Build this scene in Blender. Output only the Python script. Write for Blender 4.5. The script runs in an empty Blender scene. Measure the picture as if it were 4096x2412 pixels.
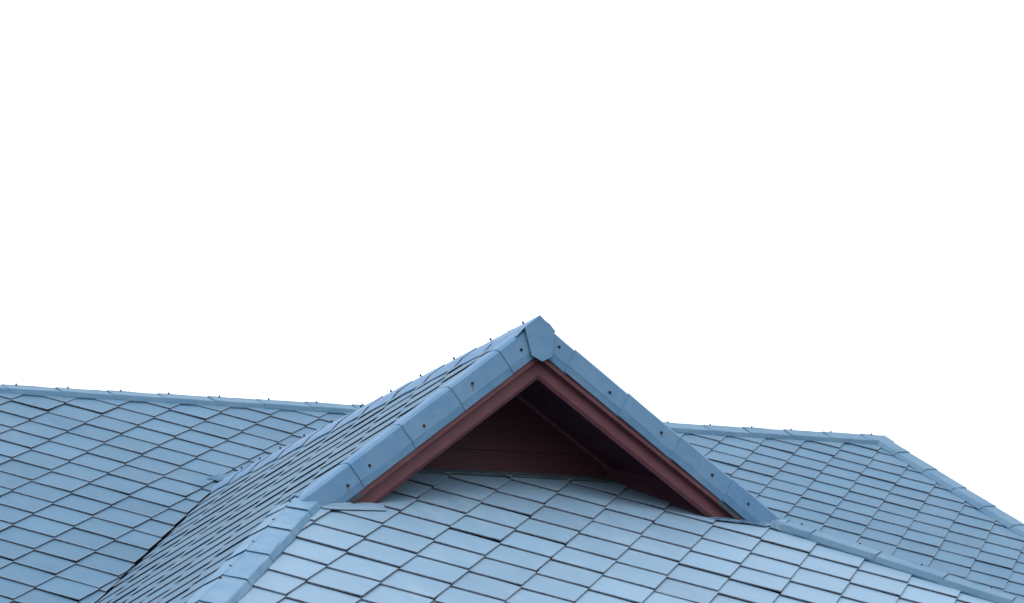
import bpy, math, random
import numpy as np
from mathutils import Vector, Matrix

random.seed(7)
rng = np.random.RandomState(11)
SC = 0.5                 # one tile diagonal = 0.5 m; roof geometry below is written in tile diagonals
ZO = 7.83                # height of the reference tile vertex above the ground, metres

# ------------------------------------------------------------------ camera, sky, sun, exposure
scene = bpy.context.scene
cam_d = bpy.data.cameras.new("camera")
cam = bpy.data.objects.new("camera", cam_d)
scene.collection.objects.link(cam)
yaw, pitch, roll = 0.5530824903792344, 0.2711139096741875, -0.07880446226771616
fwd = Vector((math.sin(yaw) * math.cos(pitch), math.cos(yaw) * math.cos(pitch), math.sin(pitch)))
right = Vector((math.cos(yaw), -math.sin(yaw), 0))
up = right.cross(fwd)
cr, sr = math.cos(roll), math.sin(roll)
R0 = cr * right + sr * up
U0 = -sr * right + cr * up
mw = Matrix((R0, U0, -fwd)).transposed().to_4x4()
mw.translation = Vector((-18.0335 * SC, -46.0291 * SC, -12.4577 * SC + ZO))
cam.matrix_world = mw
cam_d.sensor_width = 36
cam_d.sensor_fit = 'HORIZONTAL'
cam_d.lens = 36 * 2.8115177
cam_d.clip_start = 0.1
cam_d.clip_end = 5000
cam_d.dof.use_dof = True
cam_d.dof.focus_distance = 19.6
cam_d.dof.aperture_fstop = 6.3
scene.camera = cam

SUN_EL, SUN_AZ = math.radians(58), math.radians(205)     # azimuth clockwise from +Y
world = bpy.data.worlds.new("World")
scene.world = world
world.use_nodes = True
nt = world.node_tree
nt.nodes.clear()
def WN(t, **kw):
    n = nt.nodes.new(t)
    for k, v in kw.items():
        setattr(n, k, v)
    return n
sky = WN('ShaderNodeTexSky')
sky.sky_type = 'NISHITA'
sky.sun_disc = False
sky.sun_elevation = SUN_EL
sky.sun_rotation = SUN_AZ
sky.air_density = 1.0
sky.dust_density = 3.0
bg = WN('ShaderNodeBackground'); bg.inputs['Strength'].default_value = 0.06
nt.links.new(sky.outputs[0], bg.inputs['Color'])
# bright overcast cloud layer over the clear sky: lighter towards the zenith, as overcast skies are
tc = WN('ShaderNodeTexCoord')
sx = WN('ShaderNodeSeparateXYZ')
nt.links.new(tc.outputs['Generated'], sx.inputs[0])
mr = WN('ShaderNodeMapRange')
mr.inputs['From Min'].default_value = 0.0
mr.inputs['From Max'].default_value = 1.0
mr.inputs['To Min'].default_value = 1.0
mr.inputs['To Max'].default_value = 2.3
nt.links.new(sx.outputs['Z'], mr.inputs['Value'])
bg2 = WN('ShaderNodeBackground')
bg2.inputs['Color'].default_value = (0.97, 0.985, 1.0, 1)
nt.links.new(mr.outputs[0], bg2.inputs['Strength'])
add = WN('ShaderNodeAddShader')
nt.links.new(bg.outputs[0], add.inputs[0]); nt.links.new(bg2.outputs[0], add.inputs[1])
wo = WN('ShaderNodeOutputWorld')
nt.links.new(add.outputs[0], wo.inputs['Surface'])

sun_d = bpy.data.lights.new("sun", 'SUN')
sun_d.energy = 0.6
sun_d.angle = math.radians(25)
sun_d.color = (1.0, 0.96, 0.9)
sun = bpy.data.objects.new("sun", sun_d)
scene.collection.objects.link(sun)
sdir = Vector((math.sin(SUN_AZ) * math.cos(SUN_EL), math.cos(SUN_AZ) * math.cos(SUN_EL), math.sin(SUN_EL)))
sun.rotation_euler = sdir.to_track_quat('Z', 'Y').to_euler()
sun.location = (0, -20, 30)

scene.view_settings.view_transform = 'Standard'
scene.view_settings.look = 'None'
scene.view_settings.gamma = 1
scene.view_settings.exposure = 0.0

# ------------------------------------------------------------------ materials
def mat(name):
    m = bpy.data.materials.new(name)
    m.use_nodes = True
    n = m.node_tree.nodes
    return m, n, m.node_tree.links, n['Principled BSDF']

def mixrgb(n, l, fac, a, b, blend='MIX'):
    x = n.new('ShaderNodeMix'); x.data_type = 'RGBA'; x.blend_type = blend
    for sock, v in ((x.inputs[0], fac), (x.inputs[6], a), (x.inputs[7], b)):
        if hasattr(v, 'is_output'):
            l.new(v, sock)
        else:
            sock.default_value = v
    return x.outputs[2]

def noise(n, l, vec, scale, detail=4, rough=0.55, dist=0.0):
    t = n.new('ShaderNodeTexNoise')
    t.inputs['Scale'].default_value = scale
    t.inputs['Detail'].default_value = detail
    t.inputs['Roughness'].default_value = rough
    t.inputs['Distortion'].default_value = dist
    l.new(vec, t.inputs['Vector'])
    return t.outputs['Fac']

def ramp(n, l, fac, p0, p1, c0=0.0, c1=1.0):
    r = n.new('ShaderNodeMapRange')
    r.inputs['From Min'].default_value = p0; r.inputs['From Max'].default_value = p1
    r.inputs['To Min'].default_value = c0; r.inputs['To Max'].default_value = c1
    l.new(fac, r.inputs['Value'])
    return r.outputs[0]

def bump(n, l, bs, height, strength, dist):
    b = n.new('ShaderNodeBump')
    b.inputs['Strength'].default_value = strength
    b.inputs['Distance'].default_value = dist
    l.new(height, b.inputs['Height'])
    l.new(b.outputs[0], bs.inputs['Normal'])

def tile_paint(name, col, dust, rough=0.62, spec=0.12, dustamt=0.35):
    m, n, l, bs = mat(name)
    at = n.new('ShaderNodeAttribute'); at.attribute_name = 'tint'
    tcn = n.new('ShaderNodeTexCoord'); v = tcn.outputs['Object']
    big = ramp(n, l, noise(n, l, v, 1.7, 3), 0.35, 0.7)
    mp = n.new('ShaderNodeMapping'); mp.inputs['Scale'].default_value = (9, 2.2, 2.2)
    l.new(v, mp.inputs['Vector'])
    streak = ramp(n, l, noise(n, l, mp.outputs[0], 1.0, 5, 0.6), 0.4, 0.75)
    fine = noise(n, l, v, 260, 2, 0.7)
    tintc = n.new('ShaderNodeMapRange')
    l.new(at.outputs['Fac'], tintc.inputs['Value'])
    tintc.inputs['To Min'].default_value = 0.90; tintc.inputs['To Max'].default_value = 1.09
    c = mixrgb(n, l, 1.0, (*col, 1), tintc.outputs[0], 'MULTIPLY')
    f1 = n.new('ShaderNodeMath'); f1.operation = 'MULTIPLY'
    l.new(big, f1.inputs[0]); l.new(streak, f1.inputs[1])
    f2 = n.new('ShaderNodeMath'); f2.operation = 'MULTIPLY'; f2.inputs[1].default_value = dustamt
    l.new(f1.outputs[0], f2.inputs[0])
    c = mixrgb(n, l, f2.outputs[0], c, (*dust, 1))
    # a faint speckle of grime
    sp = ramp(n, l, noise(n, l, v, 34, 2, 0.5), 0.74, 0.80)
    sp2 = n.new('ShaderNodeMath'); sp2.operation = 'MULTIPLY'; sp2.inputs[1].default_value = 0.3
    l.new(sp, sp2.inputs[0])
    c = mixrgb(n, l, sp2.outputs[0], c, (0.05, 0.075, 0.10, 1))
    fr = ramp(n, l, fine, 0.3, 0.7, 0.9, 1.1)
    c = mixrgb(n, l, 1.0, c, fr, 'MULTIPLY')
    l.new(c, bs.inputs['Base Color'])
    l.new(ramp(n, l, streak, 0, 1, rough - 0.06, rough + 0.1), bs.inputs['Roughness'])
    bs.inputs['Specular IOR Level'].default_value = spec
    bump(n, l, bs, fine, 0.12, 0.002)
    return m

def metal_paint(name, col, dust, rough=0.55, spec=0.16, dustamt=0.3, dents=0.25):
    m, n, l, bs = mat(name)
    tcn = n.new('ShaderNodeTexCoord'); v = tcn.outputs['Object']
    a = ramp(n, l, noise(n, l, v, 3.2, 4), 0.35, 0.72)
    b = ramp(n, l, noise(n, l, v, 14, 5, 0.65, 0.6), 0.5, 0.8)
    f = n.new('ShaderNodeMath'); f.operation = 'ADD'
    l.new(a, f.inputs[0]); l.new(b, f.inputs[1])
    f2 = n.new('ShaderNodeMath'); f2.operation = 'MULTIPLY'; f2.inputs[1].default_value = dustamt * 0.5
    l.new(f.outputs[0], f2.inputs[0])
    c = mixrgb(n, l, f2.outputs[0], (*col, 1), (*dust, 1))
    sp = ramp(n, l, noise(n, l, v, 45, 3, 0.6), 0.71, 0.75)
    sp2 = n.new('ShaderNodeMath'); sp2.operation = 'MULTIPLY'; sp2.inputs[1].default_value = 0.35
    l.new(sp, sp2.inputs[0])
    c = mixrgb(n, l, sp2.outputs[0], c, (0.06, 0.075, 0.09, 1))
    l.new(c, bs.inputs['Base Color'])
    l.new(ramp(n, l, b, 0, 1, rough, rough + 0.12), bs.inputs['Roughness'])
    bs.inputs['Specular IOR Level'].default_value = spec
    bump(n, l, bs, noise(n, l, v, 5.5, 2), dents, 0.012)
    return m

def plain(name, col, rough=0.6, spec=0.3, var=0.2, scale=12, bmp=0.1, stretch=None):
    m, n, l, bs = mat(name)
    tcn = n.new('ShaderNodeTexCoord'); v = tcn.outputs['Object']
    if stretch:
        mp = n.new('ShaderNodeMapping'); mp.inputs['Scale'].default_value = stretch
        l.new(v, mp.inputs['Vector']); v = mp.outputs[0]
    f = noise(n, l, v, scale, 5, 0.6)
    k = ramp(n, l, f, 0.3, 0.7, 1 - var, 1 + var)
    c = mixrgb(n, l, 1.0, (*col, 1), k, 'MULTIPLY')
    l.new(c, bs.inputs['Base Color'])
    bs.inputs['Roughness'].default_value = rough
    bs.inputs['Specular IOR Level'].default_value = spec
    bump(n, l, bs, f, bmp, 0.004)
    return m

def wood(name, col):
    m, n, l, bs = mat(name)
    tcn = n.new('ShaderNodeTexCoord')
    mp = n.new('ShaderNodeMapping'); mp.inputs['Scale'].default_value = (0.9, 5, 7)
    l.new(tcn.outputs['Object'], mp.inputs['Vector'])
    w = n.new('ShaderNodeTexWave')
    w.wave_type = 'BANDS'; w.bands_direction = 'Z'
    w.inputs['Scale'].default_value = 2.6
    w.inputs['Distortion'].default_value = 9
    w.inputs['Detail'].default_value = 3
    w.inputs['Detail Scale'].default_value = 1.2
    l.new(mp.outputs[0], w.inputs['Vector'])
    k = ramp(n, l, w.outputs['Fac'], 0.0, 1.0, 0.87, 1.08)
    c = mixrgb(n, l, 1.0, (*col, 1), k, 'MULTIPLY')
    l.new(c, bs.inputs['Base Color'])
    bs.inputs['Roughness'].default_value = 0.6
    bs.inputs['Specular IOR Level'].default_value = 0.25
    bump(n, l, bs, w.outputs['Fac'], 0.35, 0.003)
    return m

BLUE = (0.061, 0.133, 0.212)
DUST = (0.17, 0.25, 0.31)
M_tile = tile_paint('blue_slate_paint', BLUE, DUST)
M_tile_f = tile_paint('lightened_blue_slate_paint', (0.132, 0.222, 0.315), (0.26, 0.34, 0.41), rough=0.58, spec=0.18, dustamt=0.3)  # base lightened: the front slope's extra brightness is put into the colour
M_edge = plain('raw_slate_edge', (0.112, 0.135, 0.182), 0.85, 0.1, 0.4, 30)
M_rim = plain('pale_slate_rim', (0.15, 0.22, 0.29), 0.6, 0.15, 0.3, 40)  # paler strip along the chamfered slate edges
M_cap = metal_paint('blue_metal_paint', (0.066, 0.156, 0.276), (0.20, 0.29, 0.37), dustamt=0.45)
M_cap_r = metal_paint('dark_blue_metal_paint', (0.055, 0.130, 0.215), (0.17, 0.25, 0.32), dustamt=0.45)  # darker, greyer blue for main ridge, right hip and right verge
M_cap_f = metal_paint('pale_blue_metal_paint', (0.070, 0.162, 0.268), (0.24, 0.32, 0.385), dustamt=0.5)  # paler blend for the left hip caps
M_lead = plain('painted_lead', (0.075, 0.145, 0.228), 0.6, 0.2, 0.4, 18, 0.9)
M_galv = plain('grey_galvanised_sheet', (0.018, 0.030, 0.040), 0.5, 0.3, 0.6, 10, 0.2)
M_mortar = plain('grey_mortar', (0.045, 0.065, 0.08), 0.85, 0.2, 0.3, 16, 0.6)
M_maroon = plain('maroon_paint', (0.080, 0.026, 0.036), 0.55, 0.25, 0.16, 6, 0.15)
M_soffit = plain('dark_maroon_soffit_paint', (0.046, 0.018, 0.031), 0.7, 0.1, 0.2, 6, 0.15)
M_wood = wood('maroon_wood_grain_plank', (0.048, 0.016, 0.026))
M_deck = plain('roofing_underlay', (0.012, 0.014, 0.018), 0.95, 0.0)
M_gut = plain('dark_valley_metal', (0.06, 0.10, 0.145), 0.7, 0.08, 0.6, 9, 0.4)
M_screw = plain('rusty_screw', (0.028, 0.020, 0.020), 0.7, 0.1, 0.4, 60)
M_rust = plain('rust_stain', (0.15, 0.14, 0.135), 0.8, 0.1, 0.4, 50)
M_smear = plain('pale_sealant_smear', (0.105, 0.085, 0.125), 0.7, 0.2, 0.5, 20)
M_wall = plain('cream_render', (0.55, 0.50, 0.42), 0.8, 0.2, 0.06, 5, 0.1)

# ------------------------------------------------------------------ hierarchy helpers
COL = scene.collection
BASE = Vector((2.5 * SC, -8 * SC, 0))
house = bpy.data.objects.new('house', None)
house.location = BASE
house.empty_display_size = 1
COL.objects.link(house)
house['label'] = 'house with blue diamond slate roof, metal ridge caps and a small maroon gable'
house['category'] = 'house'

def W(p):                                   # tile units -> metres, in the house's frame
    return (p[0] * SC - BASE.x, p[1] * SC - BASE.y, p[2] * SC + ZO)

def obj(name, verts, faces, mats, parent=house, mi=None, label=None, tint=None, smooth=False):
    me = bpy.data.meshes.new(name)
    me.from_pydata([W(v) for v in verts], [], faces)
    for m in (mats if isinstance(mats, (list, tuple)) else [mats]):
        me.materials.append(m)
    if mi is not None:
        me.polygons.foreach_set('material_index', mi)
    if tint is not None:
        a = me.attributes.new('tint', 'FLOAT', 'FACE')
        a.data.foreach_set('value', tint)
    if smooth:
        me.polygons.foreach_set('use_smooth', [True] * len(me.polygons))
    me.update()
    o = bpy.data.objects.new(name, me)
    COL.objects.link(o)
    o.parent = parent
    if label:
        o['label'] = label
    return o

# ------------------------------------------------------------------ roof planes (tile units)
TH = 0.587394; C, S = math.cos(TH), math.sin(TH); TT = math.tan(TH)
PH = 0.611691; CP, SP = math.cos(PH), math.sin(PH); TP = math.tan(PH)
WX, WZ = 2.5063, -2.04                       # wing ridge
FO = np.array([-0.8963, -13.4371, -4.8444])  # front hip slope lattice origin
RY = 0.6                                     # main ridge
EAVE_J = 14.75

n_main = np.array([0, -S, C]); d_main = np.array([0, -C, -S]); ex = np.array([1.0, 0, 0]); ey = np.array([0, 1.0, 0])
n_rear = np.array([0, S, C]); d_rear = np.array([0, C, -S])
n_wl = np.array([-SP, 0, CP]); d_wl = np.array([-CP, 0, -SP])
n_wr = np.array([SP, 0, CP]); d_wr = np.array([CP, 0, -SP])
P_wing = np.array([WX, 0, WZ])

def clip(poly, hp):
    for a, b, c in hp:                       # keep a*u + b*v <= c
        out = []
        for k in range(len(poly)):
            p, q = poly[k], poly[(k + 1) % len(poly)]
            dp = a * p[0] + b * p[1] - c; dq = a * q[0] + b * q[1] - c
            if dp <= 0:
                out.append(p)
            if (dp < 0 < dq) or (dq < 0 < dp):
                t = dp / (dp - dq)
                out.append((p[0] + t * (q[0] - p[0]), p[1] + t * (q[1] - p[1])))
        poly = out
        if len(poly) < 3:
            return []
    return poly

def area(p):
    return 0.5 * sum(p[k][0] * p[(k + 1) % len(p)][1] - p[(k + 1) % len(p)][0] * p[k][1] for k in range(len(p)))

def inset(poly, r):
    n = len(poly); L = []
    for k in range(n):
        p, q = np.array(poly[k]), np.array(poly[(k + 1) % n])
        t = q - p; ln = np.hypot(*t)
        if ln < 1e-6:
            return None
        nn = np.array([-t[1], t[0]]) / ln     # inward for a ccw polygon
        L.append((p + nn * r, t / ln))
    out = []
    for k in range(n):
        p, t = L[k - 1]; q, s = L[k]
        det = t[0] * s[1] - t[1] * s[0]
        if abs(det) < 1e-4:
            return None
        w = q - p
        a = (w[0] * s[1] - w[1] * s[0]) / det
        out.append(tuple(p + a * t))
    if area(out) <= 0.2 * area(poly):
        return None
    return out

STEP0, THK0 = 0.0285, 0.0196
def slope(name, O, eu, ed, nn, lat, regions, ir, jr, mface, label=None, whole=None, STEP=STEP0, THK=THK0):
    """diamond slates: every slate is a thin tilted slab whose lower corner rides on the two below it"""
    b0, b1, b2 = lat                          # (u,v) of lattice point (0,0), step along the course, step down the slope
    Vv, Ff, MI, TI = [], [], [], []
    def P(u, v, h):
        return O + eu * u + ed * v + nn * h
    for i2 in range(int(ir[0] * 2), int(ir[1] * 2) + 1):
        for j2 in range(int(jr[0] * 2), int(jr[1] * 2) + 1):
            if (i2 + j2) % 2:
                continue
            i, j = i2 / 2, j2 / 2
            pt = lambda a, b: (b0[0] + a * b1[0] + b * b2[0], b0[1] + a * b1[1] + b * b2[1])
            top, lf, bt, rt = pt(i, j - 0.10), pt(i - .5, j + .5), pt(i, j + 1), pt(i + .5, j + .5)
            jit = rng.normal(0, 0.0016); tx, ty = rng.normal(0, 0.0045), abs(rng.normal(0, 0.004))
            lean = 0.0
            if rng.rand() < 0.05:
                ty += 0.008
            cu, cv = pt(i, j + .5)
            tv = float(np.clip(0.5 + rng.normal(0, 0.22), 0, 1))
            # tiny shifts in laying
            su, sv = rng.normal(0, 0.005), rng.normal(0, 0.006)
            poly0 = [(p[0] + su, p[1] + sv) for p in (lf, bt, rt, top)]
            def H(u, v):
                dv = (v - cv) / b2[1]
                return 2 * STEP * dv + jit + tx * (u - cu) + ty * (dv + .5)
            todo = regions
            if whole is not None and max(p[1] for p in poly0) < whole[0]:
                todo = [whole[1]]
            for hp in todo:
                poly = clip(poly0, hp)
                if len(poly) < 3:
                    continue
                ar = area(poly)
                if abs(ar) < 0.004:
                    continue
                if ar < 0:
                    poly = poly[::-1]
                n = len(poly)
                ins = inset(poly, 0.009)
                k0 = len(Vv)
                if ins is None:
                    ins = poly
                for (u, v) in ins:
                    Vv.append(P(u, v, H(u, v)))
                for (u, v) in poly:
                    Vv.append(P(u, v, H(u, v) - 0.0035))
                for (u, v) in poly:
                    Vv.append(P(u, v, H(u, v) - THK))
                fl = np.dot(np.cross(eu, ed), nn) < 0
                def addf(f, m):
                    Ff.append(f[::-1] if fl else f); MI.append(m); TI.append(tv)
                addf([k0 + k for k in range(n)], 0)
                addf([k0 + 2 * n + k for k in range(n)][::-1], 3)
                for k in range(n):
                    k2 = (k + 1) % n
                    if ins is not poly:
                        addf([k0 + n + k, k0 + n + k2, k0 + k2, k0 + k], 1)
                    addf([k0 + 2 * n + k, k0 + 2 * n + k2, k0 + n + k2, k0 + n + k], 2)
    # underlay just below the slates
    for hp in regions:
        big = clip([(-60, -60), (60, -60), (60, 60), (-60, 60)], hp)
        k0 = len(Vv)
        for (u, v) in big:
            Vv.append(P(u, v, -0.062))
        Ff.append([k0 + k for k in range(len(big))]); MI.append(3); TI.append(.5)
    return obj(name, Vv, Ff, [mface, M_rim, M_edge, M_deck], mi=MI, tint=TI, label=label)

E = 1e-6
G = 0.045                                     # half width of the open valley
# main slope: u = x, v = distance down from the reference course
vj = lambda j: j
def rake_hp():                                # right verge: x <= 19.24 - 0.025*v
    return (1, 0.025, 19.24)
kx = math.hypot(1, .79)
xv = lambda j: 2.44 - .79 * (j - 3.77)        # left valley on the main slope
LV = (1, .79, 2.44 + .79 * 3.77 - G * kx)     # u + .79 v <= c : left of the left valley
RV = (-1, .79, -(2 * WX - 2.44) + .79 * 3.77 - G * kx)
main_regions = [
    [LV, (1, 0, WX), (0, 1, EAVE_J), (0, -1, 0.50), (-1, 0, 15)],
    [RV, (-1, 0, -WX), (0, 1, EAVE_J), (0, -1, 0.50), rake_hp()],
]
slope('main_roof_slope', np.zeros(3), ex, d_main, n_main, ((0, 0), (1, 0), (0, 1.001)), main_regions, (-17, 21), (-2, 16), M_tile,
      whole=(3.75, [(0, -1, 0.50), (-1, 0, 15), rake_hp()]))

# front hip slope below the gablet
HL = lambda v: -0.595 - .79 * v
front_regions = [
    [(-1, -.79, .595), (1, -.79, 7.40), (0, -1, 1.70), (0, 1, 6.0)],
]
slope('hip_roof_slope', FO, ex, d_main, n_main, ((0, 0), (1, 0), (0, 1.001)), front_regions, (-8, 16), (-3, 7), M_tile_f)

# wing slopes: u = y, v = distance down from the wing ridge
def hipline_wl(v):                            # y of the hip on the wing slope at distance v
    x = WX - v * CP
    u = x - FO[0]; vv = (u + .595) / -.79
    return FO[1] - vv * C
y5, y8 = hipline_wl(5.0), hipline_wl(8.0)
kh = (y8 - y5) / 3.0                          # y = y5 + kh (v-5)
VALY = lambda v: -(3.77 + (v * CP - (WX - 2.44)) / .79) * C   # y of the valley on the wing slope
yv0, yv8 = VALY(0), VALY(8)
kv = (yv8 - yv0) / 8
vs = 5 + (-13.22 - y5) / kh                   # below this the hip bounds the wing, above it the verge does
wing_regions = [[(1, -kv, yv0 - 0.05), (-1, 0, 13.22), (0, -1, -0.03), (0, 1, vs)],
                [(-1, kh, -y5 + 5 * kh), (1, -kv, yv0 - 0.05), (0, -1, -vs), (0, 1, 10.67)]]
wl_lat = ((-9.60, 3.79), (0.913, 0.0), (-0.183, 1.023))
slope('wing_roof_slope', P_wing, ey, d_wl, n_wl, wl_lat, wing_regions, (-14, 14), (-5, 8), M_tile, STEP=0.0222, THK=0.0112)
slope('wing_roof_slope', P_wing, ey, d_wr, n_wr, ((-9.60, 3.79), (0.95, 0), (0, 1.0)), wing_regions, (-14, 14), (-5, 8), M_tile)
# rear slope
slope('rear_roof_slope', np.array([0, RY * 2, 0.0]), ex, d_rear, n_rear, ((0, 0), (1, 0), (0, 1)), [[(1, 0.025, 19.24), (-1, 0, 15), (0, -1, .5), (0, 1, EAVE_J)]], (-17, 21), (-2, 16), M_tile)

# valley gutters (dark folded sheets under the cut slates)
def valley(side):
    pts, fc = [], []
    for k in range(2):
        j = (3.55, EAVE_J - 4)[k]
        x = xv(j)
        p = np.array([x, -j * C, -j * S])
        m = np.array([x - 0.32, -j * C, -j * S - 0.06])
        w = np.array([x, -j * C - .32 * C, -j * S]) ; 
        w = p + np.array([0, -0.32, -.06])
        for q in (m, p - np.array([0, 0, .10]), w):
            q = q.copy()
            if side > 0:
                q[0] = 2 * WX - q[0]
            pts.append(q - np.array([0, 0, .02]))
    fc = [(0, 1, 4, 3), (1, 2, 5, 4)]
    obj('valley_gutter', pts, fc, M_gut)
valley(-1); valley(1)

# ------------------------------------------------------------------ metal caps
def screw_mesh(parent, p, nrm, name='screw', r=0.0135):
    nrm = np.array(nrm) / np.linalg.norm(nrm)
    a = np.cross(nrm, [0.3, 0.8, 0.1]); a /= np.linalg.norm(a); b = np.cross(nrm, a)
    V, F = [], []
    rings = [(0.0, r * 1.55), (0.006, r * 1.5), (0.008, r * 1.05), (0.026, r * 0.95), (0.030, r * 0.6)]
    for h, rr in rings:
        for k in range(8):
            t = 2 * math.pi * k / 8
            V.append(np.array(p) + nrm * h + (a * math.cos(t) + b * math.sin(t)) * rr)
    for s in range(len(rings) - 1):
        for k in range(8):
            F.append((s * 8 + k, s * 8 + (k + 1) % 8, (s + 1) * 8 + (k + 1) % 8, (s + 1) * 8 + k))
    F.append(tuple(range((len(rings) - 1) * 8, len(rings) * 8)))
    return obj(name, V, F, M_screw, parent=parent)

def loft(name, loops_out, loops_in, m, jitter=0.0, label=None, closed_ends=True):
    """shell from matching outer/inner profile loops along a length"""
    ns, n = len(loops_out), len(loops_out[0])
    V, F = [], []
    for lo in loops_out: V += [np.array(p) for p in lo]
    for lo in loops_in: V += [np.array(p) for p in lo]
    if jitter:
        for s in range(ns):
            for k in range(n):
                dj = rng.normal(0, jitter, 3)
                V[s * n + k] = V[s * n + k] + dj
                V[(ns + s) * n + k] = V[(ns + s) * n + k] + dj
    o2 = ns * n
    for s in range(ns - 1):
        for k in range(n - 1):
            a = s * n + k
            F.append((a, a + 1, a + n + 1, a + n))
            F.append((o2 + a, o2 + a + n, o2 + a + n + 1, o2 + a + 1))
        for k in (0, n - 1):
            a = s * n + k
            F.append((a, a + n, o2 + a + n, o2 + a))
    for s in (0, ns - 1):
        for k in range(n - 1):
            a = s * n + k
            F.append((a, a + 1, o2 + a + 1, o2 + a))
    return obj(name, V, F, m, label=label)

def cap(name, A, B, sides, lift, m, hw=0.35, raiseA=0.0, raiseB=0.0, bendat=0.80, bendh=0.082, trim=None, jitter=0.0022, label=None, hwB=None, rf=1.0):
    """a folded metal cap from A to B along a ridge; sides = ((d,n),(d,n)) for the two slopes"""
    A, B = np.array(A, float), np.array(B, float)
    (dl, nl), (dr, nr) = sides
    upv = (nl + nr); upv = upv / np.linalg.norm(upv)
    lo, li = [], []
    for s in range(6):
        t = s / 5
        R = A + (B - A) * t
        rz = raiseA + (raiseB - raiseA) * t
        h = hw + ((hwB if hwB else hw) - hw) * t
        pts, nrm = [], []
        def add(p, nn): pts.append(R + p + upv * rz); nrm.append(nn)
        add(dl * (h + .004) + nl * -0.004, nl); add(dl * h + nl * 0.014, nl)
        add(dl * h * (bendat + .03) + nl * (bendh - .006), nl)
        add(dl * h * (bendat - .03) + nl * bendh, nl)
        add(upv * (lift - .006) + dl * .02, upv); add(upv * lift, upv); add(upv * (lift - .006) + dr * .02, upv)
        h *= rf
        add(dr * h * (bendat - .03) + nr * bendh, nr)
        add(dr * h * (bendat + .03) + nr * (bendh - .006), nr)
        add(dr * h + nr * 0.014, nr); add(dr * (h + .004) + nr * -0.004, nr)
        lo.append(pts)
        li.append([p - nn * 0.009 for p, nn in zip(pts, nrm)])
    return loft(name, lo, li, m, jitter, label)

# main ridge: caps about one slate long, each lapping over the next one to the right
def mr_pt(x):
    return np.array([x, RY, RY * TT])
joints = [-14.95, -13.95, -12.94, -11.95, -10.94, -9.93, -8.9, -7.9, -6.9, -5.95, -4.95, -3.95, -2.95, -1.95, -0.95, .057, 1.07, 2.057, 3.048, 4.044, 5.043, 6.037, 7.03, 8.03, 9.03, 10.03, 11.04, 12.04, 13.06, 14.06, 15.07, 16.05, 17.08, 18.08, 19.07, 19.74]
scr_m = {.057: .331, 1.07: 1.307, 2.057: 2.327, 3.048: 3.266, 4.044: 4.283, 5.043: 5.289, 6.037: 6.281, 13.06: 13.2, 14.06: 14.207, 15.07: 15.243, 16.05: 16.279, 17.08: 17.276, 18.08: 18.3, 19.07: 19.363}
for k in range(len(joints) - 1):
    x0, x1 = joints[k], joints[k + 1]
    lift = lambda x: 0.025 + 0.0042 * max(0, x)
    hwx = lambda x: 0.415 - .0055 * max(0, x)
    xm = (x0 + x1) / 2
    last = k == len(joints) - 2
    o = cap('ridge_cap', mr_pt(x0), mr_pt(x1 + (0 if last else .03)), ((d_main, n_main), (d_rear, n_rear)), lift(xm) + .01, M_cap_r, hw=hwx(x0), hwB=hwx(x1), raiseA=0.006 + rng.normal(0, .0015), raiseB=-0.006)
    sxp = scr_m.get(x0, x0 + .25 + rng.normal(0, .03))
    screw_mesh(o, mr_pt(sxp) + np.array([0, 0, lift(xm) + .012]), (0, 0, 1))

# wing ridge: from the gablet's front back to the valley
wj = [-13.45, -12.53, -11.69, -10.75, -9.77, -8.82, -7.86, -6.85, -5.93, -4.93, -4.12, -3.16]
scr_w = [-13.006, -12.095, -11.028, -10.018, -9.084, -8.1, -7.117, -6.15, -5.282, -4.523, -3.83]
for k in range(len(wj) - 1):
    y0, y1 = wj[k], wj[k + 1]
    o = cap('ridge_cap', (WX, y1 - (.05 if k < len(wj) - 2 else 0), WZ), (WX, y0, WZ), ((d_wl, n_wl), (d_wr, n_wr)), 0.056, M_cap, hw=0.50 if k else .47, raiseA=-.004 if k else .004, raiseB=(.007 if k > 1 else -.002), bendh=.050 if k else .046, bendat=.62, rf=1 if k else .6)
    screw_mesh(o, (WX, scr_w[k], WZ + .062), (0, 0, 1))

# hips
def hipP(side, v):
    u = (-0.595 - .79 * v) if side < 0 else (7.40 + .79 * v)
    return np.array([FO[0] + u, FO[1] - v * C, FO[2] - v * S])
def hip(side, js, scs, lift, m):
    hd = hipP(side, 1) - hipP(side, 0); hd /= np.linalg.norm(hd)
    nf = n_main; ns = n_wl if side < 0 else n_wr
    df = np.cross(nf, hd); df *= (1 if (df[0] * side) < 0 else -1)
    dsid = np.cross(ns, hd); dsid *= (1 if (dsid[0] * side) > 0 else -1)
    df /= np.linalg.norm(df); dsid /= np.linalg.norm(dsid)
    for k in range(len(js) - 1):
        o = cap('hip_cap', hipP(side, js[k]), hipP(side, js[k + 1] + .035), ((dsid, ns), (df, nf)), lift, m, hw=0.335, raiseA=-.004, raiseB=.016, bendat=.80, bendh=.082)
        sv = scs[k] if k < len(scs) else js[k] + .3
        screw_mesh(o, hipP(side, sv) + np.array([0, 0, lift - .004]), (dsid * .6 + n_main))
    return hd, df, dsid, ns
hL = hip(-1, [-.24, .143, .865, 1.711, 2.526, 3.33, 4.13, 4.93, 5.73], [.025, .698, 1.485, 2.307, 2.675], .070, M_cap_f)
hR = hip(1, [-.10, .216, .991, 1.775, 2.561, 3.33, 4.1, 4.9, 5.7], [.102, .80, 1.528, 2.335], .085, M_cap_r)

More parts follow.
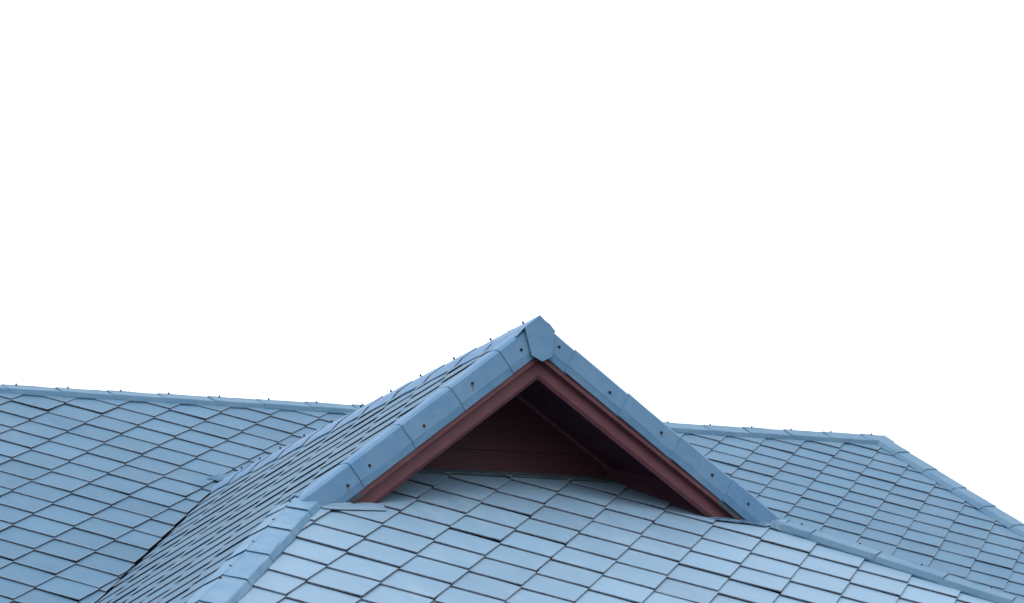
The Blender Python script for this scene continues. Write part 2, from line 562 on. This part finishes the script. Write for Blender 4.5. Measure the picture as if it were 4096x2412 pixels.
# right-hand verge of the main roof
def rake_cap(yj):
    for k in range(len(yj) - 1):
        lo, li = [], []
        for s in range(4):
            t = s / 3
            y = yj[k] + (yj[k + 1] - .045 - yj[k]) * t
            base = np.array([0, y, y * TT])
            r = -0.004 + .016 * t
            xe = 19.285 + .030 * min(0, y)
            prof = [(xe - .03, -.008), (xe - .025, .006), (xe + .05, .072), (xe + .075, .080), (xe + .34, .095), (xe + .365, .087), (xe + .375, .05), (xe + .375, -.36)]
            pts = [base + ex * a + n_main * (b + r) for a, b in prof]
            lo.append(pts)
            nr_ = [n_main] * 5 + [(n_main + ex) * .7] + [ex, ex]
            li.append([p - q * .011 for p, q in zip(pts, nr_)])
        loft('verge_cap', lo, li, M_cap_r, .002)
rake_cap([.42, -.15, -1.0, -1.86, -2.70, -3.53, -4.36, -5.2, -6.0, -6.85, -7.7, -8.5, -9.3, -10.1, -10.9, -11.7, -12.4])
# board under the verge
vb = []
for y in (RY, -EAVE_J * C):
    for a, b in ((19.40, -.03), (19.62, -.03), (19.62, -.5), (19.40, -.5)):
        vb.append(np.array([0, y, y * TT]) + ex * (a + .03 * min(0, y)) + n_main * b)
obj('barge_board', vb, [(0, 1, 5, 4), (1, 2, 6, 5), (2, 3, 7, 6), (3, 0, 4, 7), (0, 3, 2, 1), (4, 5, 6, 7)], M_maroon)

# ------------------------------------------------------------------ gablet
ZF = -4.757                                    # level of its feet on the hip slope
def sweep(side, prof, x0, x1, zf=None, skew=0.0):
    """profile [(y, z0)] swept down a rake; x0/x1 = distance from the gable's axis. zf cuts the foot level"""
    n = len(prof); V = []
    ref = prof[0][1] if skew == 0 else max(p[1] for p in prof)
    for e, xx in enumerate((x0, x1)):
        for (y, z0) in prof:
            if e == 1 and zf is not None:
                dx = (z0 - zf) / TP
            elif xx == 0 and e == 0:
                dx = 0.0
            else:
                dx = xx - (ref - z0) * SP * CP
            V.append(np.array([WX + side * dx, y, z0 - dx * TP]))
    F = [(k, (k + 1) % n, n + (k + 1) % n, n + k) for k in range(n)]
    F += [tuple(range(n)), tuple(range(n, 2 * n))]
    return V, F

# metal caps along the rakes
jl = [0.0, .66, 1.47, 2.275, 3.085, 3.9]
jr_ = [0.0, .575, 1.40, 2.225, 3.045, 3.9]
sL = [(-.328, -2.494), (-1.148, -3.023), (-1.947, -3.656), (-2.812, -4.241), (-3.151, -4.524)]
sR = [(.291, -2.411), (1.068, -3.018), (1.875, -3.554), (2.676, -4.128), (3.248, -4.523)]
for side, js, sc_ in ((-1, jl, sL), (1, jr_, sR)):
    for k in range(5):
        r = 0.0
        lo, li = [], []
        outer = [(-13.165, -2.012), (-13.17, -1.99), (-13.34, -2.010), (-13.385, -2.028), (-13.420, -2.072), (-13.424, -2.385), (-13.418, -2.41), (-13.400, -2.508), (-13.392, -2.512)]
        innr = [(-13.165, -2.024), (-13.18, -2.004), (-13.335, -2.024), (-13.375, -2.04), (-13.408, -2.078), (-13.412, -2.385), (-13.406, -2.41), (-13.388, -2.508), (-13.388, -2.512)]
        a, b = js[k], js[k + 1]
        for t in (0, .35, .7, 1):
            bow = (0.012 if side < 0 else 0.018) * (t if side < 0 else 1 - t)            # the upper end laps over the cap above it, standing proud
            L1, L2 = [], []
            for (y, z0), (yi, zi) in zip(outer, innr):
                xx = a + (b + (.0 if k == 4 else .03) - a) * t
                def X(z): 
                    if k == 4 and t == 1:
                        return (z - ZF) / TP
                    if k == 0 and t == 0:
                        return 0.0
                    return xx - (-2.04 - z) * SP * CP
                d1, d2 = X(z0), X(zi)
                L1.append(np.array([WX + side * d1, y - bow, z0 - d1 * TP + bow * .5]))
                L2.append(np.array([WX + side * d2, yi - bow, zi - d2 * TP + bow * .5]))
            lo.append(L1); li.append(L2)
        o = loft('verge_cap', lo, li, M_cap, .0015)
        dx, zz = sc_[k]
        yy = -13.427 if side < 0 else -13.427
        screw_mesh(o, (WX + dx, yy, zz), (0, -1, 0.05), r=.0155)
        if (side, k) in ((-1, 1), (-1, 4), (1, 2)):       # rust washed down from the screw
            ln = {(-1, 1): .11, (-1, 4): .07, (1, 2): .05}[(side, k)]
            xs = WX + dx
            V = [(xs - .009, yy - .010, zz - .015), (xs + .008, yy - .010, zz - .015), (xs + .004, yy - .010, zz - ln), (xs - .003, yy - .010, zz - ln * .95)]
            V += [(a, b + .008, c_) for a, b, c_ in V]
            obj('rust_stain', V, [(0, 1, 2, 3), (7, 6, 5, 4), (0, 4, 5, 1), (1, 5, 6, 2), (2, 6, 7, 3), (3, 7, 4, 0)], M_rust, parent=o)

# folded end cap at the gablet's apex
pl = [(0, -1.982), (.215, -2.185), (.215, -2.225), (.15, -2.565), (.135, -2.575), (-.022, -2.65), (-.185, -2.572), (-.262, -2.18)]
V = [(WX + a, -13.468, b) for a, b in pl] + [(WX + a, -13.455, b) for a, b in pl]
n = len(pl)
obj('gable_end_cap', V, [tuple(range(n)), tuple(range(n, 2 * n))] + [(k, (k + 1) % n, n + (k + 1) % n, n + k) for k in range(n)], M_cap)

# barge boards, each with the moulding above it
for side in (-1, 1):
    prof = [(-13.30, -2.40), (-13.30, -2.795), (-13.296, -2.802), (-13.268, -2.848), (-13.25, -2.848), (-13.25, -2.40)]
    V, F = sweep(side, prof, 0.0, 3.3, ZF)
    bb = obj('barge_board', V, F, M_maroon)
    prof = [(-13.382, -2.36), (-13.382, -2.588), (-13.376, -2.594), (-13.303, -2.594), (-13.303, -2.36)]
    V, F = sweep(side, prof, 0.0, 3.3, ZF)
    obj('moulding', V, F, M_maroon, parent=bb)
    if side < 0:                                  # pale sealant smeared along the joint near the left foot
        prof = [(-13.304, -2.600), (-13.304, -2.618), (-13.3005, -2.618), (-13.3005, -2.600)]
        V, F = sweep(side, prof, 1.98, 2.95, None)
        obj('sealant_smear', V, F, M_smear, parent=bb)
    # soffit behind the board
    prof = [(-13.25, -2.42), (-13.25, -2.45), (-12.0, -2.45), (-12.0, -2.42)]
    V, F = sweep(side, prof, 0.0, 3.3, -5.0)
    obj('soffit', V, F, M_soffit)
    # closing board between the soffit and the slates
    q = [(5.20 + .02, -1.70), (6.07, -.18)]
    V = []
    for (u, v) in q:
        p = FO + ex * u + d_main * v
        x = p[0] - WX
        V += [np.array([WX + side * x, p[1], p[2] + .01]), np.array([WX + side * (x + .03), p[1], p[2] + .01]),
              np.array([WX + side * (x + .03), p[1], p[2] + .5]), np.array([WX + side * x, p[1], p[2] + .5])]
    obj('soffit_closing_board', V, [(0, 1, 2, 3), (4, 7, 6, 5), (0, 4, 5, 1), (1, 5, 6, 2), (2, 6, 7, 3), (3, 7, 4, 0)], M_soffit)
    # quarter-round in the corner of wall and soffit
    prof = [(-12.03, -2.452), (-12.075, -2.452), (-12.07, -2.475), (-12.055, -2.492), (-12.03, -2.50)]
    V, F = sweep(side, prof, 0.0, 2.35, None)
    obj('corner_trim', V, F, M_maroon)
    # unpainted sheet tucked behind the foot of the verge cap
    zt = -2.49
    prof = [(-13.389, -2.47), (-13.389, -2.60), (-13.384, -2.60), (-13.384, -2.47)]
    V, F = sweep(side, prof, 2.80 if side > 0 else 2.98, 3.3, ZF + .03)
    obj('flashing', V, F, M_galv, label='unpainted grey metal flashing at the foot of the gable')

# gable wall of horizontal planks
def ext(z):
    return (-2.44 - z) / TP
V, F = [], []
zs = [-4.05, -3.90, -3.57, -3.24, -2.91, -2.58, -2.44]
for k in range(len(zs) - 1):
    a, b = zs[k], zs[k + 1] + .012
    xa, xb = ext(a) + .02, max(ext(b), 0) + .02
    k0 = len(V)
    for y_, z_, x_ in ((-12.034, a, xa), (-12.012, b, xb), (-11.99, b, xb), (-11.99 - .0, a, xa)):
        V += [(WX - x_, y_, z_), (WX + x_, y_, z_)]
    F += [(k0, k0 + 1, k0 + 3, k0 + 2), (k0 + 2, k0 + 3, k0 + 5, k0 + 4), (k0 + 4, k0 + 5, k0 + 7, k0 + 6), (k0 + 6, k0 + 7, k0 + 1, k0)]
    F += [(k0, k0 + 2, k0 + 4, k0 + 6), (k0 + 1, k0 + 7, k0 + 5, k0 + 3)]
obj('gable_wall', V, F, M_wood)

# ------------------------------------------------------------------ flashings on the slates
def patch(name, poly, O, eu, ed, nn, h, m, jit=0.012, thick=0.008, label=None, grid=7, bulge=None):
    """a crumpled sheet cut to an outline: the outline is filled with a small fan of rings so it can buckle"""
    c = np.mean(np.array(poly), 0)
    dense = []
    for k in range(len(poly)):
        p, q = np.array(poly[k]), np.array(poly[(k + 1) % len(poly)])
        steps = max(1, int(np.hypot(*(q - p)) / .07))
        for s in range(steps):
            dense.append(p + (q - p) * s / steps)
    n = len(dense); V, F = [], []
    rings = [1.0, .72, .42]
    for ri, r in enumerate(rings):
        for p in dense:
            q = c + (p - c) * r
            hh = (h if ri else h - .016) + abs(rng.normal(0, jit)) * (1.0 if ri else .4)
            if bulge: hh += bulge(q)
            V.append(O + eu * q[0] + ed * q[1] + nn * hh)
    V.append(O + eu * c[0] + ed * c[1] + nn * (h + jit + (bulge(c) if bulge else 0)))
    for ri in range(len(rings) - 1):
        for k in range(n):
            F.append((ri * n + k, ri * n + (k + 1) % n, (ri + 1) * n + (k + 1) % n, (ri + 1) * n + k))
    for k in range(n):
        F.append(((len(rings) - 1) * n + k, (len(rings) - 1) * n + (k + 1) % n, len(V) - 1))
    b0 = len(V)
    for k in range(n):
        V.append(V[k] - nn * thick)
    for k in range(n):
        F.append((k, b0 + k, b0 + (k + 1) % n, (k + 1) % n))
    return obj(name, V, F, m, label=label)

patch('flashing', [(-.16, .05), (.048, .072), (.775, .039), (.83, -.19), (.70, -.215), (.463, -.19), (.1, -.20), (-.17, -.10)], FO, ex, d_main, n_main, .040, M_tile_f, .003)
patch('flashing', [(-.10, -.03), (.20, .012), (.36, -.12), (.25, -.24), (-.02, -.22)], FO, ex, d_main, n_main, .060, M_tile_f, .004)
patch('flashing', [(6.051, -.26), (6.04, -.145), (6.156, -.137), (6.66, -.039), (6.86, .049), (7.05, -.02), (7.02, -.16), (6.8, -.17), (6.4, -.22)], FO, ex, d_main, n_main, .038, M_lead, .012, label='crumpled lead flashing at the right foot of the gable')
patch('flashing', [(2.25, 3.60), (2.60, 3.31), (2.80, 3.38), (2.62, 3.66), (2.50, 3.74)], np.zeros(3), ex, d_main, n_main, .040, M_tile, .006)
patch('flashing', [(1.1, -1.72), (1.1, -1.56), (2.0, -1.545), (3.0, -1.55), (4.0, -1.545), (5.3, -1.55), (5.3, -1.72)], FO, ex, d_main, n_main, .03, M_mortar, .004)

def hip_band(side, data, v0, v1, m, lift, label):
    hd, df, dsid, ns = data
    lo, li = [], []
    for s in range(5):
        v = v0 + (v1 - v0) * s / 4
        R = hipP(side, v)
        upv = n_main + ns; upv = upv / np.linalg.norm(upv)
        pts, nr_ = [], []
        for kk in range(17):
            a = (kk - 8) / 8
            d_, n_ = (dsid, ns) if a < 0 else (df, n_main)
            w = abs(a)
            hgt = .075 * (1 - max(0, w - .62) / .38)
            p = R + d_ * .345 * w + (n_ * w + upv * (1 - w)) * (hgt if w > 0.05 else lift)
            pts.append(p + rng.normal(0, .007, 3) + upv * .012 + hd * rng.normal(0, .008)); nr_.append(n_ * w + upv * (1 - w))
        lo.append(pts); li.append([p - q * .016 for p, q in zip(pts, nr_)])
    return loft('flashing', lo, li, m, 0, label)
hip_band(-1, hL, -.36, -.20, M_lead, .075, 'crumpled flashing lapped over the top of the left hip cap')
hip_band(1, hR, -.33, -.07, M_lead, .085, 'crumpled flashing lapped over the top of the right hip cap')

# ------------------------------------------------------------------ walls under the eaves and the ground
def box(name, x0, x1, y0, y1, z0, z1, m):      # metres, world
    V = [((x, y, z)) for x in (x0, x1) for y in (y0, y1) for z in (z0, z1)]
    V = [(a / SC, b / SC, (c_ - ZO) / SC) for a, b, c_ in V]
    return obj(name, V, [(0, 1, 3, 2), (4, 6, 7, 5), (0, 4, 5, 1), (2, 3, 7, 6), (0, 2, 6, 4), (1, 5, 7, 3)], m)
ez = -EAVE_J * S * SC + ZO
box('wall', -14.6 * SC, 18.6 * SC, -EAVE_J * C * SC + .5, (RY * 2 + EAVE_J * C) * SC - .5, 0, ez + .28, M_wall)
fz = (FO[2] - 6.0 * S) * SC + ZO
box('wall', (FO[0] - 4.1) * SC, (FO[0] + 10.9) * SC, (FO[1] - 6 * C) * SC + .55, -EAVE_J * C * SC + .49, 0, fz + .26, M_wall)
# fascia boards along the eaves
fx0, fx1 = FO[0] - .595 - .79 * 6, FO[0] + 7.4 + .79 * 6
fy = FO[1] - 6 * C
def fascia(x0, x1, y0, y1):
    box('fascia_board', x0 * SC, x1 * SC, y0 * SC, y1 * SC, fz - .24, fz - .045, M_maroon)
fascia(fx0 + .05, fx1 - .05, fy + .04, fy + .10)
fascia(fx0 + .04, fx0 + .10, fy + .10, -EAVE_J * C + .04)
fascia(fx1 - .10, fx1 - .04, fy + .10, -EAVE_J * C + .04)
fascia(-15, fx0 + .04, -EAVE_J * C + .04, -EAVE_J * C + .10)
fascia(fx1 - .04, 18.8, -EAVE_J * C + .04, -EAVE_J * C + .10)

M_ground, gn, gl, gb = mat('dry_grass_ground')
gt = gn.new('ShaderNodeTexCoord')
gf = noise(gn, gl, gt.outputs['Object'], 0.6, 6)
gc = mixrgb(gn, gl, gf, (0.07, 0.085, 0.04, 1), (0.16, 0.14, 0.10, 1))
gl.new(gc, gb.inputs['Base Color']); gb.inputs['Roughness'].default_value = 0.95
me = bpy.data.meshes.new('ground')
me.from_pydata([(-800, -800, 0), (800, -800, 0), (800, 800, 0), (-800, 800, 0)], [], [(0, 1, 2, 3)])
me.materials.append(M_ground)
go = bpy.data.objects.new('ground', me)
COL.objects.link(go)
go['kind'] = 'structure'
go['label'] = 'open ground around the house'
